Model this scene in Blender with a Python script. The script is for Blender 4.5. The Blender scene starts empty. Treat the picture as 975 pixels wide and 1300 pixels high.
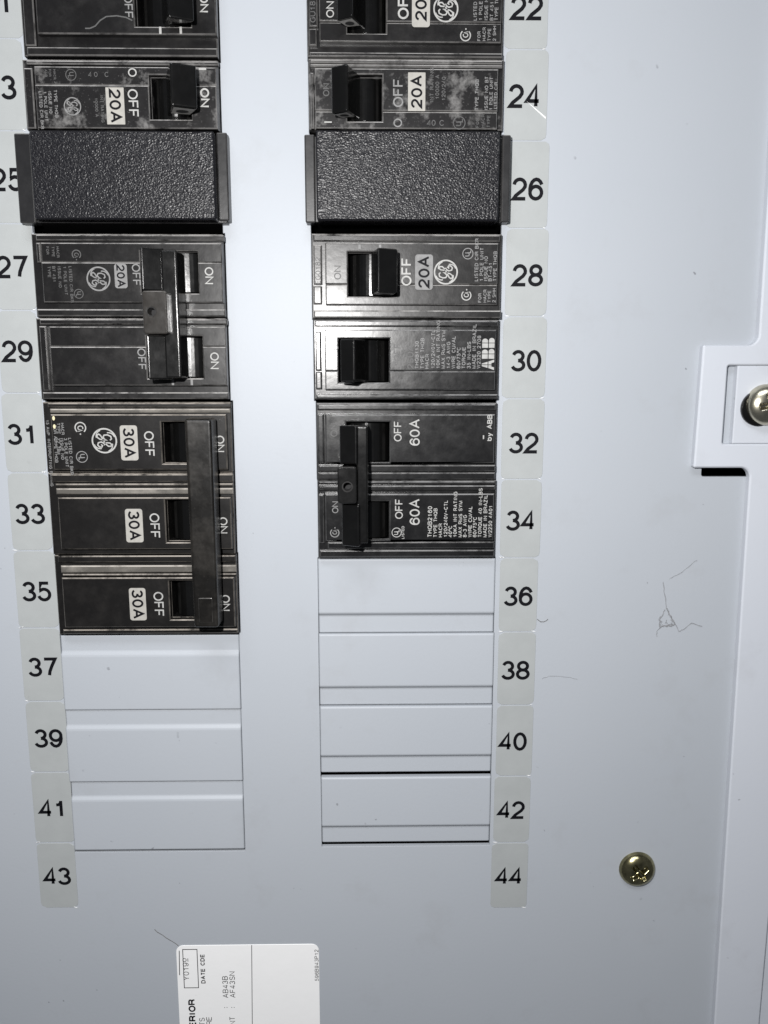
import bpy, bmesh, math, random
from mathutils import Matrix, Vector
random.seed(7)
SC = bpy.context.scene
COL = SC.collection

# ------------------------------------------------------------------ camera
# panel coordinates, millimetres: x right, y up, z out of the panel towards the room
CAM = Vector((-3.007, 56.65, 249.85))
ROT = Matrix(((0.9998679943, 0.0002646178, 0.0162457335),
              (0.0023946537, 0.9865484002, -0.1634518883),
              (-0.0160704546, 0.1634692146, 0.9864175365)))   # rows: camera right, up, back
FPX, PW, PH = 1000.0, 975.0, 1300.0

def W(p):                      # panel mm -> world metres (panel upright, facing -Y)
    return Vector((p[0], -p[2], p[1])) * 0.001
def WR(v):
    return Vector((v[0], -v[2], v[1]))

cam = bpy.data.cameras.new('camera')
cam.sensor_fit = 'VERTICAL'; cam.sensor_height = 24.0
cam.lens = 24.0 * FPX / PH
cam.clip_start = 0.01; cam.clip_end = 50
camo = bpy.data.objects.new('camera', cam); COL.objects.link(camo)
m = Matrix.Identity(4)
for i in range(3):
    ax = WR(ROT[i])
    for k in range(3): m[k][i] = ax[k]
loc = W(CAM)
for k in range(3): m[k][3] = loc[k]
camo.matrix_world = m
SC.camera = camo

# ------------------------------------------------------------------ world and light
wd = bpy.data.worlds.new('World'); SC.world = wd; wd.use_nodes = True
bg = wd.node_tree.nodes['Background']
bg.inputs[0].default_value = (0.85, 0.90, 1.0, 1); bg.inputs[1].default_value = 0.10

fl = bpy.data.lights.new('phone_flash', 'POINT')
fl.energy = 4.15; fl.shadow_soft_size = 0.0035; fl.color = (1.0, 0.985, 0.97)
flo = bpy.data.objects.new('phone_flash', fl); COL.objects.link(flo)
flo.location = W((-34, 92, 246))
# unseen soft lamp, added overhead to brighten the upper sheet
rl = bpy.data.lights.new('overhead_fill', 'AREA'); rl.shape = 'RECTANGLE'; rl.size = 1.0; rl.size_y = .35
rl.energy = 9.5; rl.color = (.93, .96, 1.0)
rlo = bpy.data.objects.new('overhead_fill', rl); COL.objects.link(rlo)
rlo.location = (-.15, -.95, 1.25)
rlo.rotation_euler = (Vector((0, 0, .05)) - rlo.location).to_track_quat('-Z', 'Y').to_euler()

SC.view_settings.view_transform = 'Standard'
SC.view_settings.look = 'None'
SC.view_settings.exposure = 0.0
SC.view_settings.gamma = 1.0
SC.view_settings.use_curve_mapping = False

# ------------------------------------------------------------------ pixels -> panel
RT = ROT.transposed()
def U(px, py, z=0.0):
    d = RT @ Vector(((px - PW/2)/FPX, -(py - PH/2)/FPX, -1.0))
    t = (z - CAM.z)/d.z
    q = CAM + t*d
    return (q.x, q.y)
def R(x0, y0, x1, y1, z=0.0):  # pixel rectangle -> upright mm rectangle (xa, ya, xb, yb), ya below yb
    xm, ym = (x0+x1)/2, (y0+y1)/2
    return (U(x0, ym, z)[0], U(xm, y1, z)[1], U(x1, ym, z)[0], U(xm, y0, z)[1])
def mmpp(px, py, z=0.0):       # mm per photo pixel at a place
    a = U(px-5, py, z); b = U(px+5, py, z)
    return (b[0]-a[0])/10

# ------------------------------------------------------------------ materials
MATS = {}
def nodes_of(name):
    mt = bpy.data.materials.new(name); mt.use_nodes = True
    nt = mt.node_tree; b = nt.nodes['Principled BSDF']
    return mt, nt, b
def N(nt, t, **kw):
    n = nt.nodes.new(t)
    for k, v in kw.items(): setattr(n, k, v)
    return n
def ramp(nt, fac, p0, p1, c0=(0,0,0,1), c1=(1,1,1,1)):
    r = N(nt, 'ShaderNodeValToRGB')
    r.color_ramp.elements[0].position = p0; r.color_ramp.elements[0].color = c0
    r.color_ramp.elements[1].position = p1; r.color_ramp.elements[1].color = c1
    nt.links.new(fac, r.inputs[0]); return r.outputs[0]
def noise(nt, vec, scale, detail=3, rough=0.55):
    n = N(nt, 'ShaderNodeTexNoise'); n.inputs['Scale'].default_value = scale
    n.inputs['Detail'].default_value = detail; n.inputs['Roughness'].default_value = rough
    nt.links.new(vec, n.inputs['Vector']); return n.outputs['Fac']
def mixc(nt, fac, a, b):
    n = N(nt, 'ShaderNodeMix', data_type='RGBA')
    for s, v in ((n.inputs[0], fac), (n.inputs[6], a), (n.inputs[7], b)):
        if isinstance(v, (int, float)): s.default_value = v
        elif isinstance(v, tuple): s.default_value = v if len(v) == 4 else (*v, 1)
        else: nt.links.new(v, s)
    return n.outputs[2]
def mth(nt, op, a, b=0.0, clamp=False):
    n = N(nt, 'ShaderNodeMath', operation=op, use_clamp=clamp)
    for s, v in ((n.inputs[0], a), (n.inputs[1], b)):
        if isinstance(v, (int, float)): s.default_value = v
        else: nt.links.new(v, s)
    return n.outputs[0]
def wpos(nt, scale=(1,1,1)):
    g = N(nt, 'ShaderNodeNewGeometry')
    mp = N(nt, 'ShaderNodeMapping'); mp.inputs['Scale'].default_value = scale
    nt.links.new(g.outputs['Position'], mp.inputs['Vector'])
    return mp.outputs[0]
def bump(nt, h, strength, dist, normal=None):
    b = N(nt, 'ShaderNodeBump'); b.inputs['Strength'].default_value = strength
    b.inputs['Distance'].default_value = dist
    nt.links.new(h, b.inputs['Height'])
    if normal is not None: nt.links.new(normal, b.inputs['Normal'])
    return b.outputs[0]

def mat_paint(name, col, rough=0.42, speck=True):
    mt, nt, b = nodes_of(name); p = wpos(nt)
    n1 = noise(nt, p, 14, 3); n2 = noise(nt, p, 900, 2)
    c = mixc(nt, ramp(nt, n1, .3, .7), tuple(v*0.985 for v in col), (col[0]*1.01, col[1]*1.005, col[2]*1.0))
    if speck:
        s = noise(nt, p, 420, 1)
        f = ramp(nt, s, .755, .78)
        s2 = noise(nt, p, 60, 2)
        f = mth(nt, 'MULTIPLY', f, ramp(nt, s2, .52, .62))
        c = mixc(nt, mth(nt, 'MULTIPLY', f, .55), c, (.08, .08, .09))
        gr = noise(nt, p, 35, 6, .7)
        c = mixc(nt, mth(nt, 'MULTIPLY', ramp(nt, gr, .56, .78), .16), c, (.22, .21, .195))
    nt.links.new(c, b.inputs['Base Color'])
    rr = mth(nt, 'ADD', mth(nt, 'MULTIPLY', n1, .10), rough-.05)
    nt.links.new(rr, b.inputs['Roughness'])
    b.inputs['Specular IOR Level'].default_value = .27
    bv = N(nt, 'ShaderNodeBevel', samples=4); bv.inputs['Radius'].default_value = .00045
    nt.links.new(bump(nt, n2, .10, .0002, bv.outputs[0]), b.inputs['Normal'])
    return mt

def mat_plastic(name, col, rough=.42, dust=.25, wear=.6, dustcol=(.20, .195, .19), spec=.5, edgecol=(.30, .29, .28), dscale=75, d0=.46, d1=.80):
    """black moulded plastic: dusty film in patches, rubbed pale along the edges"""
    mt, nt, b = nodes_of(name); p = wpos(nt)
    geo = N(nt, 'ShaderNodeNewGeometry')
    bv = N(nt, 'ShaderNodeBevel', samples=4); bv.inputs['Radius'].default_value = .00025
    sp = N(nt, 'ShaderNodeSeparateXYZ'); nt.links.new(geo.outputs['True Normal'], sp.inputs[0])
    out_ = mth(nt, 'MULTIPLY', sp.outputs['Y'], -1.0)
    cham = mth(nt, 'LESS_THAN', mth(nt, 'ABSOLUTE', mth(nt, 'SUBTRACT', out_, .707)), .06)   # rubbed 45 degree edges
    up = mth(nt, 'ADD', mth(nt, 'MULTIPLY', mth(nt, 'GREATER_THAN', sp.outputs['Z'], .4), .75), .25)   # dust lies on upward ones
    edge = mth(nt, 'MULTIPLY', cham, up)
    big = noise(nt, p, dscale, 6, .68); mid = noise(nt, p, 330, 4, .6); fine = noise(nt, p, 2200, 2)
    d = ramp(nt, big, d0, d1)
    d = mth(nt, 'MULTIPLY', d, mth(nt, 'ADD', mid, .35))
    fl_ = mth(nt, 'MULTIPLY', ramp(nt, fine, .66, .76), .35)
    d = mth(nt, 'MULTIPLY', mth(nt, 'ADD', d, fl_), dust, True)
    e = mth(nt, 'MULTIPLY', mth(nt, 'MULTIPLY', edge, ramp(nt, noise(nt, p, 160, 5, .7), .30, .54)), wear, True)
    c = mixc(nt, d, col, dustcol)
    c = mixc(nt, e, c, edgecol)
    nt.links.new(c, b.inputs['Base Color'])
    r = mth(nt, 'ADD', mth(nt, 'MULTIPLY', d, .35), mth(nt, 'ADD', mth(nt, 'MULTIPLY', mid, .16), rough-.08), True)
    nt.links.new(r, b.inputs['Roughness'])
    b.inputs['Specular IOR Level'].default_value = spec
    nt.links.new(bump(nt, mid, .10, .0003, bv.outputs[0]), b.inputs['Normal'])
    return mt

def mat_simple(name, col, rough=.5, metal=0.0, spec=.5, var=.0):
    mt, nt, b = nodes_of(name)
    if var:
        p = wpos(nt); n = noise(nt, p, 260, 4, .65)
        c = mixc(nt, ramp(nt, n, .35, .7), tuple(v*(1-var) for v in col), col)
        nt.links.new(c, b.inputs['Base Color'])
    else:
        p = wpos(nt); n = noise(nt, p, 900, 2)
        nt.links.new(mixc(nt, n, tuple(v*.93 for v in col), tuple(min(1, v*1.05) for v in col)), b.inputs['Base Color'])
    b.inputs['Roughness'].default_value = rough; b.inputs['Metallic'].default_value = metal
    b.inputs['Specular IOR Level'].default_value = spec
    return mt

def mat_leather(name):
    mt, nt, b = nodes_of(name); p = wpos(nt, (1, 1, 1.35))
    w = noise(nt, p, 500, 2)
    mx = N(nt, 'ShaderNodeVectorMath', operation='SCALE'); mx.inputs['Scale'].default_value = .0016
    cmb = N(nt, 'ShaderNodeCombineXYZ'); nt.links.new(w, cmb.inputs[0]); nt.links.new(noise(nt, p, 410, 2), cmb.inputs[2])
    nt.links.new(cmb.outputs[0], mx.inputs[0])
    ad = N(nt, 'ShaderNodeVectorMath', operation='ADD'); nt.links.new(p, ad.inputs[0]); nt.links.new(mx.outputs[0], ad.inputs[1])
    vo = N(nt, 'ShaderNodeTexVoronoi', feature='SMOOTH_F1'); vo.inputs['Scale'].default_value = 1800
    vo.inputs['Smoothness'].default_value = .5
    nt.links.new(ad.outputs[0], vo.inputs['Vector'])
    h = mth(nt, 'ADD', vo.outputs['Distance'], mth(nt, 'MULTIPLY', noise(nt, p, 2400, 2), .25))
    nt.links.new(bump(nt, h, .60, .00024), b.inputs['Normal'])
    nt.links.new(mixc(nt, noise(nt, p, 60, 3), (.006, .006, .008), (.009, .009, .011)), b.inputs['Base Color'])
    b.inputs['Roughness'].default_value = .33
    b.inputs['Specular IOR Level'].default_value = .30
    return mt

def mat_print(name, col, wornness=.35):
    mt, nt, b = nodes_of(name); p = wpos(nt)
    n = noise(nt, p, 700, 4, .7)
    nt.links.new(mixc(nt, mth(nt, 'MULTIPLY', ramp(nt, n, .45, .75), wornness), col, (.05, .05, .05)), b.inputs['Base Color'])
    b.inputs['Roughness'].default_value = .55; b.inputs['Specular IOR Level'].default_value = .3
    return mt

def mat_sticker(name, col, var=.06):
    mt, nt, b = nodes_of(name); p = wpos(nt)
    n = noise(nt, p, 130, 4, .6); n2 = noise(nt, p, 330, 2)
    c = mixc(nt, ramp(nt, n, .35, .7), tuple(v*(1-var) for v in col), col)
    c = mixc(nt, mth(nt, 'MULTIPLY', ramp(nt, n2, .70, .78), .16), c, tuple(v*.6 for v in col))
    nt.links.new(c, b.inputs['Base Color'])
    b.inputs['Roughness'].default_value = .38; b.inputs['Specular IOR Level'].default_value = .4
    nt.links.new(bump(nt, n, .12, .0006), b.inputs['Normal'])
    return mt

PAINT   = mat_paint('grey_panel_paint', (.374, .399, .434), .47)
TRIMP   = mat_paint('pale_trim_paint', (.51, .536, .585), .42)
OLD     = mat_plastic('old_black_plastic', (.0068, .0065, .0068), .30, .11, .9, (.13, .125, .12), .34, (.40, .39, .38), 130, .45, .75)
DUSTY   = mat_plastic('dusty_black_plastic', (.0078, .0074, .0078), .34, .62, 1.0, (.27, .265, .26), .36, (.46, .45, .44), 150, .53, .70)
NEWP    = mat_plastic('newer_black_plastic', (.0050, .0050, .0055), .25, .07, .6, (.13, .13, .13), .46, (.34, .34, .34), 140, .45, .75)
TRIPLE  = mat_plastic('worn_black_plastic', (.0058, .0054, .0054), .42, .07, 1.0, (.13, .12, .11), .22, (.30, .275, .245), 130, .45, .75)
LEDGE   = mat_plastic('dusty_lit_ledge', (.085, .08, .072), .6, 1.0, 1.0, (.30, .28, .25), .2, (.40, .375, .34))  # dust tone, with the light on the sloping ledge painted in
TOGGLE  = mat_plastic('black_toggle_plastic', (.003, .003, .003), .20, .03, .10, (.1, .1, .1), .45)
TIE     = mat_plastic('brown_black_tie_metal', (.008, .0062, .0045), .30, .18, .4, (.06, .05, .04), .4)
TIEBAR  = mat_plastic('scuffed_black_tie_bar', (.005, .0045, .004), .28, .32, .5, (.08, .072, .062), .45)
LEVEREND = mat_plastic('pale_lever_end', (.34, .335, .32), .45, .3, .3, (.2, .2, .2))  # lower end face, much paler than the black lever
LEATHER = mat_leather('grained_black_plastic')
SMOOTHB = mat_plastic('smooth_black_plastic', (.008, .008, .009), .36, .08, .35, (.1, .1, .1))
DARK    = mat_simple('dark_enclosure', (.012, .012, .013), .8)
WHITEP  = mat_print('white_print', (.36, .36, .35), .35)
FAINTP  = mat_print('faint_print', (.085, .085, .085), .7)
GREYP   = mat_print('grey_print', (.20, .20, .20), .45)
RATEP   = mat_print('rating_plate_print', (.34, .33, .305), .22)
BLACKP  = mat_simple('black_ink', (.004, .004, .006), .6, 0, .12)
STICK   = mat_sticker('clear_grey_sticker', (.350, .367, .368))
WHITES  = mat_sticker('white_sticker', (.86, .86, .86), .015)
BRASS   = mat_simple('yellow_zinc_screw', (.47, .43, .25), .22, 1.0, .5, .6)
ZINC    = mat_simple('bright_zinc_screw', (.66, .62, .49), .27, 1.0, .5, .3)
WEB     = mat_simple('grey_web', (.26, .265, .28), .9, 0, .1)
HAIR    = mat_simple('dark_hair', (.09, .085, .08), .7)
GLUE    = mat_simple('pale_paint_spot', (.62, .56, .36), .6)

# ------------------------------------------------------------------ objects
def thing(name, label, cat, o, group=None):
    e = bpy.data.objects.new(name, None); COL.objects.link(e)
    e.empty_display_size = .01
    e.location = W(o); e['label'] = label; e['category'] = cat
    if group: e['group'] = group
    return e
def tag(o, label, cat, group=None):
    o['label'] = label; o['category'] = cat
    if group: o['group'] = group
    return o
def root_of(o):
    v = Vector(o.location)
    while o.parent: o = o.parent; v += Vector(o.location)
    return v
def obj(name, bm, mat, parent=None, origin=None, smooth=False):
    """bm holds panel-mm coordinates; one mesh object under parent"""
    me = bpy.data.meshes.new(name)
    if parent is not None: o0 = root_of(parent)
    elif origin is not None: o0 = W(origin)
    else: o0 = Vector((0, 0, 0))
    for v in bm.verts: v.co = W(v.co) - o0
    bmesh.ops.recalc_face_normals(bm, faces=bm.faces)
    if smooth:
        for f in bm.faces: f.smooth = True
    bm.to_mesh(me); bm.free()
    me.materials.append(mat)
    ob = bpy.data.objects.new(name, me); COL.objects.link(ob)
    if parent is not None: ob.parent = parent
    elif origin is not None: ob.location = o0
    return ob

def rectpoly(r): return [(r[0], r[1]), (r[2], r[1]), (r[2], r[3]), (r[0], r[3])]
def area2(p): return sum(p[i][0]*p[(i+1) % len(p)][1]-p[(i+1) % len(p)][0]*p[i][1] for i in range(len(p)))
def inset(p, d):               # p counter-clockwise: shrinks for d > 0
    out = []; n = len(p)
    for i in range(n):
        a = Vector(p[i-1]); b = Vector(p[i]); c = Vector(p[(i+1) % n])
        e1 = (b-a).normalized(); e2 = (c-b).normalized()
        n1 = Vector((-e1.y, e1.x)); n2 = Vector((-e2.y, e2.x))
        k = n1+n2
        den = 1+n1.dot(n2)
        q = b + k*(d/max(den, .15))
        out.append((q.x, q.y))
    return out
def ccw(p): return list(p) if area2(p) > 0 else list(reversed(p))

def slab(bm, outer, z0, z1, ch=.25, holes=(), bottom=False):
    """plate of any outline with holes, chamfered upper edges"""
    outer = ccw(outer); holes = [ccw(h) for h in holes]
    rings = []
    def ring(p, z): return [bm.verts.new((x, y, z)) for x, y in p]
    def bridge(a, b):
        n = len(a)
        for i in range(n): bm.faces.new((a[i], a[(i+1) % n], b[(i+1) % n], b[i]))
    tops = []
    for k, lp in enumerate([outer]+list(holes)):
        s = 1 if k == 0 else -1
        lo = ring(lp, z0)
        if ch > 0:
            mid = ring(lp, z1-ch); top = ring(inset(lp, ch*s), z1)
            bridge(lo, mid); bridge(mid, top)
        else:
            top = ring(lp, z1); bridge(lo, top)
        tops.append((top, lo))
    if not holes:
        bm.faces.new(tops[0][0])
        if bottom: bm.faces.new(list(reversed(tops[0][1])))
    else:
        es = []
        for top, lo in tops:
            for i in range(len(top)):
                es.append(bm.edges.get((top[i], top[(i+1) % len(top)])) or bm.edges.new((top[i], top[(i+1) % len(top)])))
        bmesh.ops.triangle_fill(bm, edges=es, use_beauty=True, normal=(0, 0, 1))
    return bm
def newslab(*a, **k):
    bm = bmesh.new(); return slab(bm, *a, **k)
def rounded(r, rad, n=5):
    xa, ya, xb, yb = r; out = []
    for cx, cy, a0 in ((xb-rad, yb-rad, 0), (xa+rad, yb-rad, 90), (xa+rad, ya+rad, 180), (xb-rad, ya+rad, 270)):
        for i in range(n+1):
            a = math.radians(a0+90*i/n); out.append((cx+rad*math.cos(a), cy+rad*math.sin(a)))
    return out
def grow(r, d): return (r[0]-d, r[1]-d, r[2]+d, r[3]+d)

def frustum(bm, rb, zb, rt, zt, bev=.45, seg=2):
    vs = [bm.verts.new((x, y, zb)) for x, y in rectpoly(rb)] + [bm.verts.new((x, y, zt if not isinstance(zt, tuple) else (zt[0] if i in (0, 3) else zt[1]))) for i, (x, y) in enumerate(rectpoly(rt))]
    fs = [bm.faces.new(vs[4:8]), bm.faces.new((vs[3], vs[2], vs[1], vs[0]))]
    for i in range(4): fs.append(bm.faces.new((vs[i], vs[(i+1) % 4], vs[4+(i+1) % 4], vs[4+i])))
    if bev:
        es = list({e for f in fs[:1]+fs[2:] for e in f.edges if not all(v in vs[:4] for v in e.verts)})
        bmesh.ops.bevel(bm, geom=es, offset=bev, segments=seg, affect='EDGES', profile=.5)
    return bm
def tube(bm, pts, rad, n=6):
    prev = None
    for i, p in enumerate(pts):
        p = Vector(p); a = Vector(pts[max(i-1, 0)]); b = Vector(pts[min(i+1, len(pts)-1)])
        t = (b-a).normalized(); u = t.cross(Vector((0, 0, 1)))
        if u.length < 1e-4: u = Vector((1, 0, 0))
        u.normalize(); w = u.cross(t)
        r = rad if not isinstance(rad, (list, tuple)) else rad[i]
        ring = [bm.verts.new(p + (u*math.cos(2*math.pi*k/n) + w*math.sin(2*math.pi*k/n))*r) for k in range(n)]
        if prev:
            for k in range(n): bm.faces.new((prev[k], prev[(k+1) % n], ring[(k+1) % n], ring[k]))
        prev = ring

# ------------------------------------------------------------------ lettering: grotesque stroke alphabet
def el(cx, cy, rx, ry, a0, a1, n=None):
    n = n or max(4, int(abs(a1-a0)/20))
    return [(cx+rx*math.cos(math.radians(a0+(a1-a0)*i/n)), cy+ry*math.sin(math.radians(a0+(a1-a0)*i/n))) for i in range(n+1)]
def full(cx, cy, rx, ry): return el(cx, cy, rx, ry, 90, 450)
G = {
 '0': (.60, [full(.5, .5, .5, .5)]),
 '1': (.60, [[(.60, 0), (.60, 1)], [(.60, .90), (.50, .80), (.36, .745), (.16, .735)]]),
 '2': (.60, [el(.5, .70, .47, .30, 175, -15)+[(.78, .46), (.20, .17), (0, 0), (1, 0)]]),
 '3': (.60, [el(.48, .755, .42, .245, 165, -90), el(.48, .255, .50, .255, 90, -165)]),
 '4': (.60, [[(.76, 0), (.76, 1), (0, .26), (1, .26)]]),
 '5': (.60, [[(.90, 1), (.20, 1), (.08, .50)]+el(.47, .32, .50, .32, 135, -165)]),
 '6': (.60, [full(.5, .32, .49, .32), el(.53, .46, .53, .54, 195, 30)]),
 '7': (.60, [[(0, 1), (1, 1), (.68, .58), (.47, .25), (.40, 0)]]),
 '8': (.60, [full(.5, .76, .42, .24), full(.5, .26, .5, .26)]),
 '9': (.60, [full(.5, .68, .49, .32), el(.47, .54, .53, .54, 15, -150)]),
 'A': (.76, [[(0, 0), (.5, 1), (1, 0)], [(.18, .34), (.82, .34)]]),
 'B': (.68, [[(.55, .53), (0, .53), (0, 1), (.55, 1)]+el(.55, .765, .38, .235, 90, -90), [(0, .53), (0, 0), (.55, 0)]+el(.55, .265, .45, .265, -90, 90)]),
 'C': (.74, [el(.52, .5, .52, .5, 38, 322)]),
 'D': (.72, [[(0, 0), (0, 1), (.45, 1)]+el(.45, .5, .55, .5, 90, -90)+[(0, 0)]]),
 'E': (.62, [[(1, 1), (0, 1), (0, 0), (1, 0)], [(0, .53), (.92, .53)]]),
 'F': (.58, [[(1, 1), (0, 1), (0, 0)], [(0, .51), (.86, .51)]]),
 'G': (.78, [el(.52, .5, .52, .5, 40, 335)+[(1, .48), (.58, .48)]]),
 'H': (.72, [[(0, 0), (0, 1)], [(1, 0), (1, 1)], [(0, .52), (1, .52)]]),
 'I': (.20, [[(.5, 0), (.5, 1)]]),
 'J': (.52, [[(1, 1), (1, .3)]+el(.5, .3, .5, .3, 0, -180)]),
 'K': (.68, [[(0, 0), (0, 1)], [(1, 1), (0, .38)], [(.32, .58), (1, 0)]]),
 'L': (.56, [[(0, 1), (0, 0), (1, 0)]]),
 'M': (.82, [[(0, 0), (0, 1), (.5, 0), (1, 1), (1, 0)]]),
 'N': (.72, [[(0, 0), (0, 1), (1, 0), (1, 1)]]),
 'O': (.80, [full(.5, .5, .5, .5)]),
 'P': (.66, [[(0, 0), (0, 1), (.55, 1)]+el(.55, .74, .45, .26, 90, -90)+[(0, .48)]]),
 'Q': (.80, [full(.5, .5, .5, .5), [(.62, .28), (1, -.03)]]),
 'R': (.70, [[(0, 0), (0, 1), (.55, 1)]+el(.55, .745, .43, .255, 90, -90)+[(0, .49)], [(.62, .49), (.95, .3), (1, 0)]]),
 'S': (.66, [el(.5, .745, .46, .255, 20, 270)+el(.5, .25, .5, .25, 75, -160)]),
 'T': (.64, [[(0, 1), (1, 1)], [(.5, 1), (.5, 0)]]),
 'U': (.70, [[(0, 1), (0, .33)]+el(.5, .33, .5, .33, 180, 360)+[(1, 1)]]),
 'V': (.70, [[(0, 1), (.5, 0), (1, 1)]]),
 'W': (.98, [[(0, 1), (.26, 0), (.5, 1), (.74, 0), (1, 1)]]),
 'X': (.68, [[(0, 0), (1, 1)], [(0, 1), (1, 0)]]),
 'Y': (.70, [[(0, 1), (.5, .45), (1, 1)], [(.5, .45), (.5, 0)]]),
 'Z': (.64, [[(0, 1), (1, 1), (0, 0), (1, 0)]]),
 'b': (.60, [[(0, 1), (0, 0)], full(.5, .36, .5, .36)]),
 'y': (.56, [[(0, .74), (.5, 0)], [(1, .74), (.35, -.25), (.05, -.25)]]),
 '-': (.40, [[(0, .42), (1, .42)]]),
 '~': (.50, [[(0, .38), (.25, .5), (.6, .38), (1, .5)]]),
 '/': (.40, [[(0, 0), (1, 1)]]),
 '.': (.20, [[(.5, 0), (.5, .12)]]),
 ':': (.20, [[(.5, .05), (.5, .20)], [(.5, .55), (.5, .70)]]),
 "'": (.20, [[(.5, .75), (.5, 1)]]),
 '°': (.34, [full(.5, .82, .5, .17)]),
 '&': (.60, [full(.5, .68, .49, .32), [(0, .05), (1, .05)]]),
 ' ': (.34, []),
}
def stroke(bm, pts, wd, z, place):
    P = [Vector(p) for p in pts]
    Q = [P[0]]
    for p in P[1:]:
        if (p-Q[-1]).length > wd*.08: Q.append(p)
    P = Q; n = len(P)
    if n < 2: return
    closed = n > 3 and (P[0]-P[-1]).length < wd*.2
    if closed: P = P[:-1]; n -= 1
    h = wd/2; L = []; Rr = []
    for i in range(n):
        a = P[i-1] if (i > 0 or closed) else None
        c = P[(i+1) % n] if (i < n-1 or closed) else None
        d1 = (P[i]-a).normalized() if a is not None else None
        d2 = (c-P[i]).normalized() if c is not None else None
        d1 = d1 or d2; d2 = d2 or d1
        n1 = Vector((-d1.y, d1.x)); n2 = Vector((-d2.y, d2.x)); k = n1+n2
        den = max(1+n1.dot(n2), .35)
        off = k*(h/den)
        L.append(P[i]+off); Rr.append(P[i]-off)
    vl = [bm.verts.new((*place(q), z)) for q in L]; vr = [bm.verts.new((*place(q), z)) for q in Rr]
    for i in range(n if closed else n-1):
        j = (i+1) % n
        try: bm.faces.new((vr[i], vr[j], vl[j], vl[i]))
        except ValueError: pass
def textwidth(s, h, st, track): 
    w = 0
    for chh in s: w += G.get(chh, G[' '])[0]*h + (st*h*1.0 + track*h)
    return w - track*h
def text(bm, s, cx, cy, h, z, rot=0, st=.13, squeeze=1.0, track=.10, align='c'):
    """lettering of cap height h (mm) about (cx, cy); rot in degrees"""
    a = math.radians(rot); ca, sa = math.cos(a), math.sin(a)
    tw = textwidth(s, h, st, track)*squeeze
    x = {'c': -tw/2, 'l': 0, 'r': -tw}[align]
    wd = st*h; zz = z
    for chh in s:
        gw, paths = G.get(chh, G[' '])
        gw = gw*h
        for p in paths:
            pts = [((x + (wd/2 + q[0]*(gw)) * squeeze), (-h/2 + wd/2 + q[1]*(h-wd))) for q in p]
            stroke(bm, pts, wd, zz, lambda q: (cx+q.x*ca-q.y*sa, cy+q.x*sa+q.y*ca))
            zz += .006
        if zz > z+.05: zz = z
        x += (gw + wd + track*h)*squeeze
    return bm
def disc_ring(bm, cx, cy, r0, r1, z, n=40):
    a = [bm.verts.new((cx+r0*math.cos(2*math.pi*i/n), cy+r0*math.sin(2*math.pi*i/n), z)) for i in range(n)]
    b = [bm.verts.new((cx+r1*math.cos(2*math.pi*i/n), cy+r1*math.sin(2*math.pi*i/n), z)) for i in range(n)]
    for i in range(n): bm.faces.new((a[i], a[(i+1) % n], b[(i+1) % n], b[i]))
def emblem(bm, cx, cy, r, z, rot):
    """round monogram: ring, four flying strokes and two curled script letters"""
    disc_ring(bm, cx, cy, r*.88, r, z)
    a = math.radians(rot); ca, sa = math.cos(a), math.sin(a)
    pl = lambda q: (cx+(q.x*ca-q.y*sa)*r, cy+(q.x*sa+q.y*ca)*r)
    for k in range(4):                                       # tapering swashes hugging the ring
        b0 = 20+90*k
        pts = [((.86-.20*(i/7)**2)*math.cos(math.radians(b0+i*7)), (.86-.20*(i/7)**2)*math.sin(math.radians(b0+i*7))) for i in range(8)]
        stroke(bm, pts, .085, z+.004, pl)
    sG = [(-.04, .44), (-.14, .56), (-.34, .52), (-.46, .26), (-.44, .0), (-.28, -.10), (-.12, .02), (-.02, .24), (-.06, -.06), (-.12, -.34), (-.26, -.54), (-.44, -.56), (-.52, -.42), (-.42, -.28), (-.16, -.14), (.06, -.02)]
    sE = [(.06, -.02), (.26, .10), (.44, .30), (.44, .50), (.30, .56), (.18, .42), (.16, .18), (.20, .02), (.34, .0), (.20, -.04), (.10, -.24), (.16, -.48), (.34, -.54), (.50, -.40), (.50, -.22), (.38, -.16), (.30, -.28)]
    stroke(bm, sG, .10, z+.008, pl); stroke(bm, sE, .10, z+.012, pl)
def csa(bm, cx, cy, r, z, rot):
    a = math.radians(rot); ca, sa = math.cos(a), math.sin(a)
    pl = lambda q: (cx+(q.x*ca-q.y*sa)*r, cy+(q.x*sa+q.y*ca)*r)
    stroke(bm, el(0, 0, .9, .9, 40, 320), .2, z, pl)
    stroke(bm, el(.05, .0, .34, .42, 60, 300), .16, z+.005, pl)
    stroke(bm, [(.25, -.4), (.45, .3), (.62, -.4)], .14, z+.01, pl)
    stroke(bm, [(.95, -.05), (1.2, -.05)], .22, z, pl)
def ul(bm, cx, cy, r, z, rot):
    disc_ring(bm, cx, cy, r*.86, r, z, 28)
    a = math.radians(rot); ca, sa = math.cos(a), math.sin(a)
    pl = lambda q: (cx+(q.x*ca-q.y*sa)*r, cy+(q.x*sa+q.y*ca)*r)
    stroke(bm, [(-.42, .5), (-.42, .0)]+el(-.15, .0, .27, .25, 180, 360, 6)+[(.12, .5)], .15, z+.004, pl)
    stroke(bm, [(.15, .15), (.15, -.5), (.55, -.5)], .15, z+.009, pl)

# ------------------------------------------------------------------ heights (mm above the panel sheet)
ZC, ZR, ZF, ZP = 2.9, 4.3, 5.2, 5.25     # breaker case, rim, raised face, print
ZT = 15.0                                # lever tips
BODY = {}                                # case rectangles in mm, for the panel cut-outs

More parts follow.
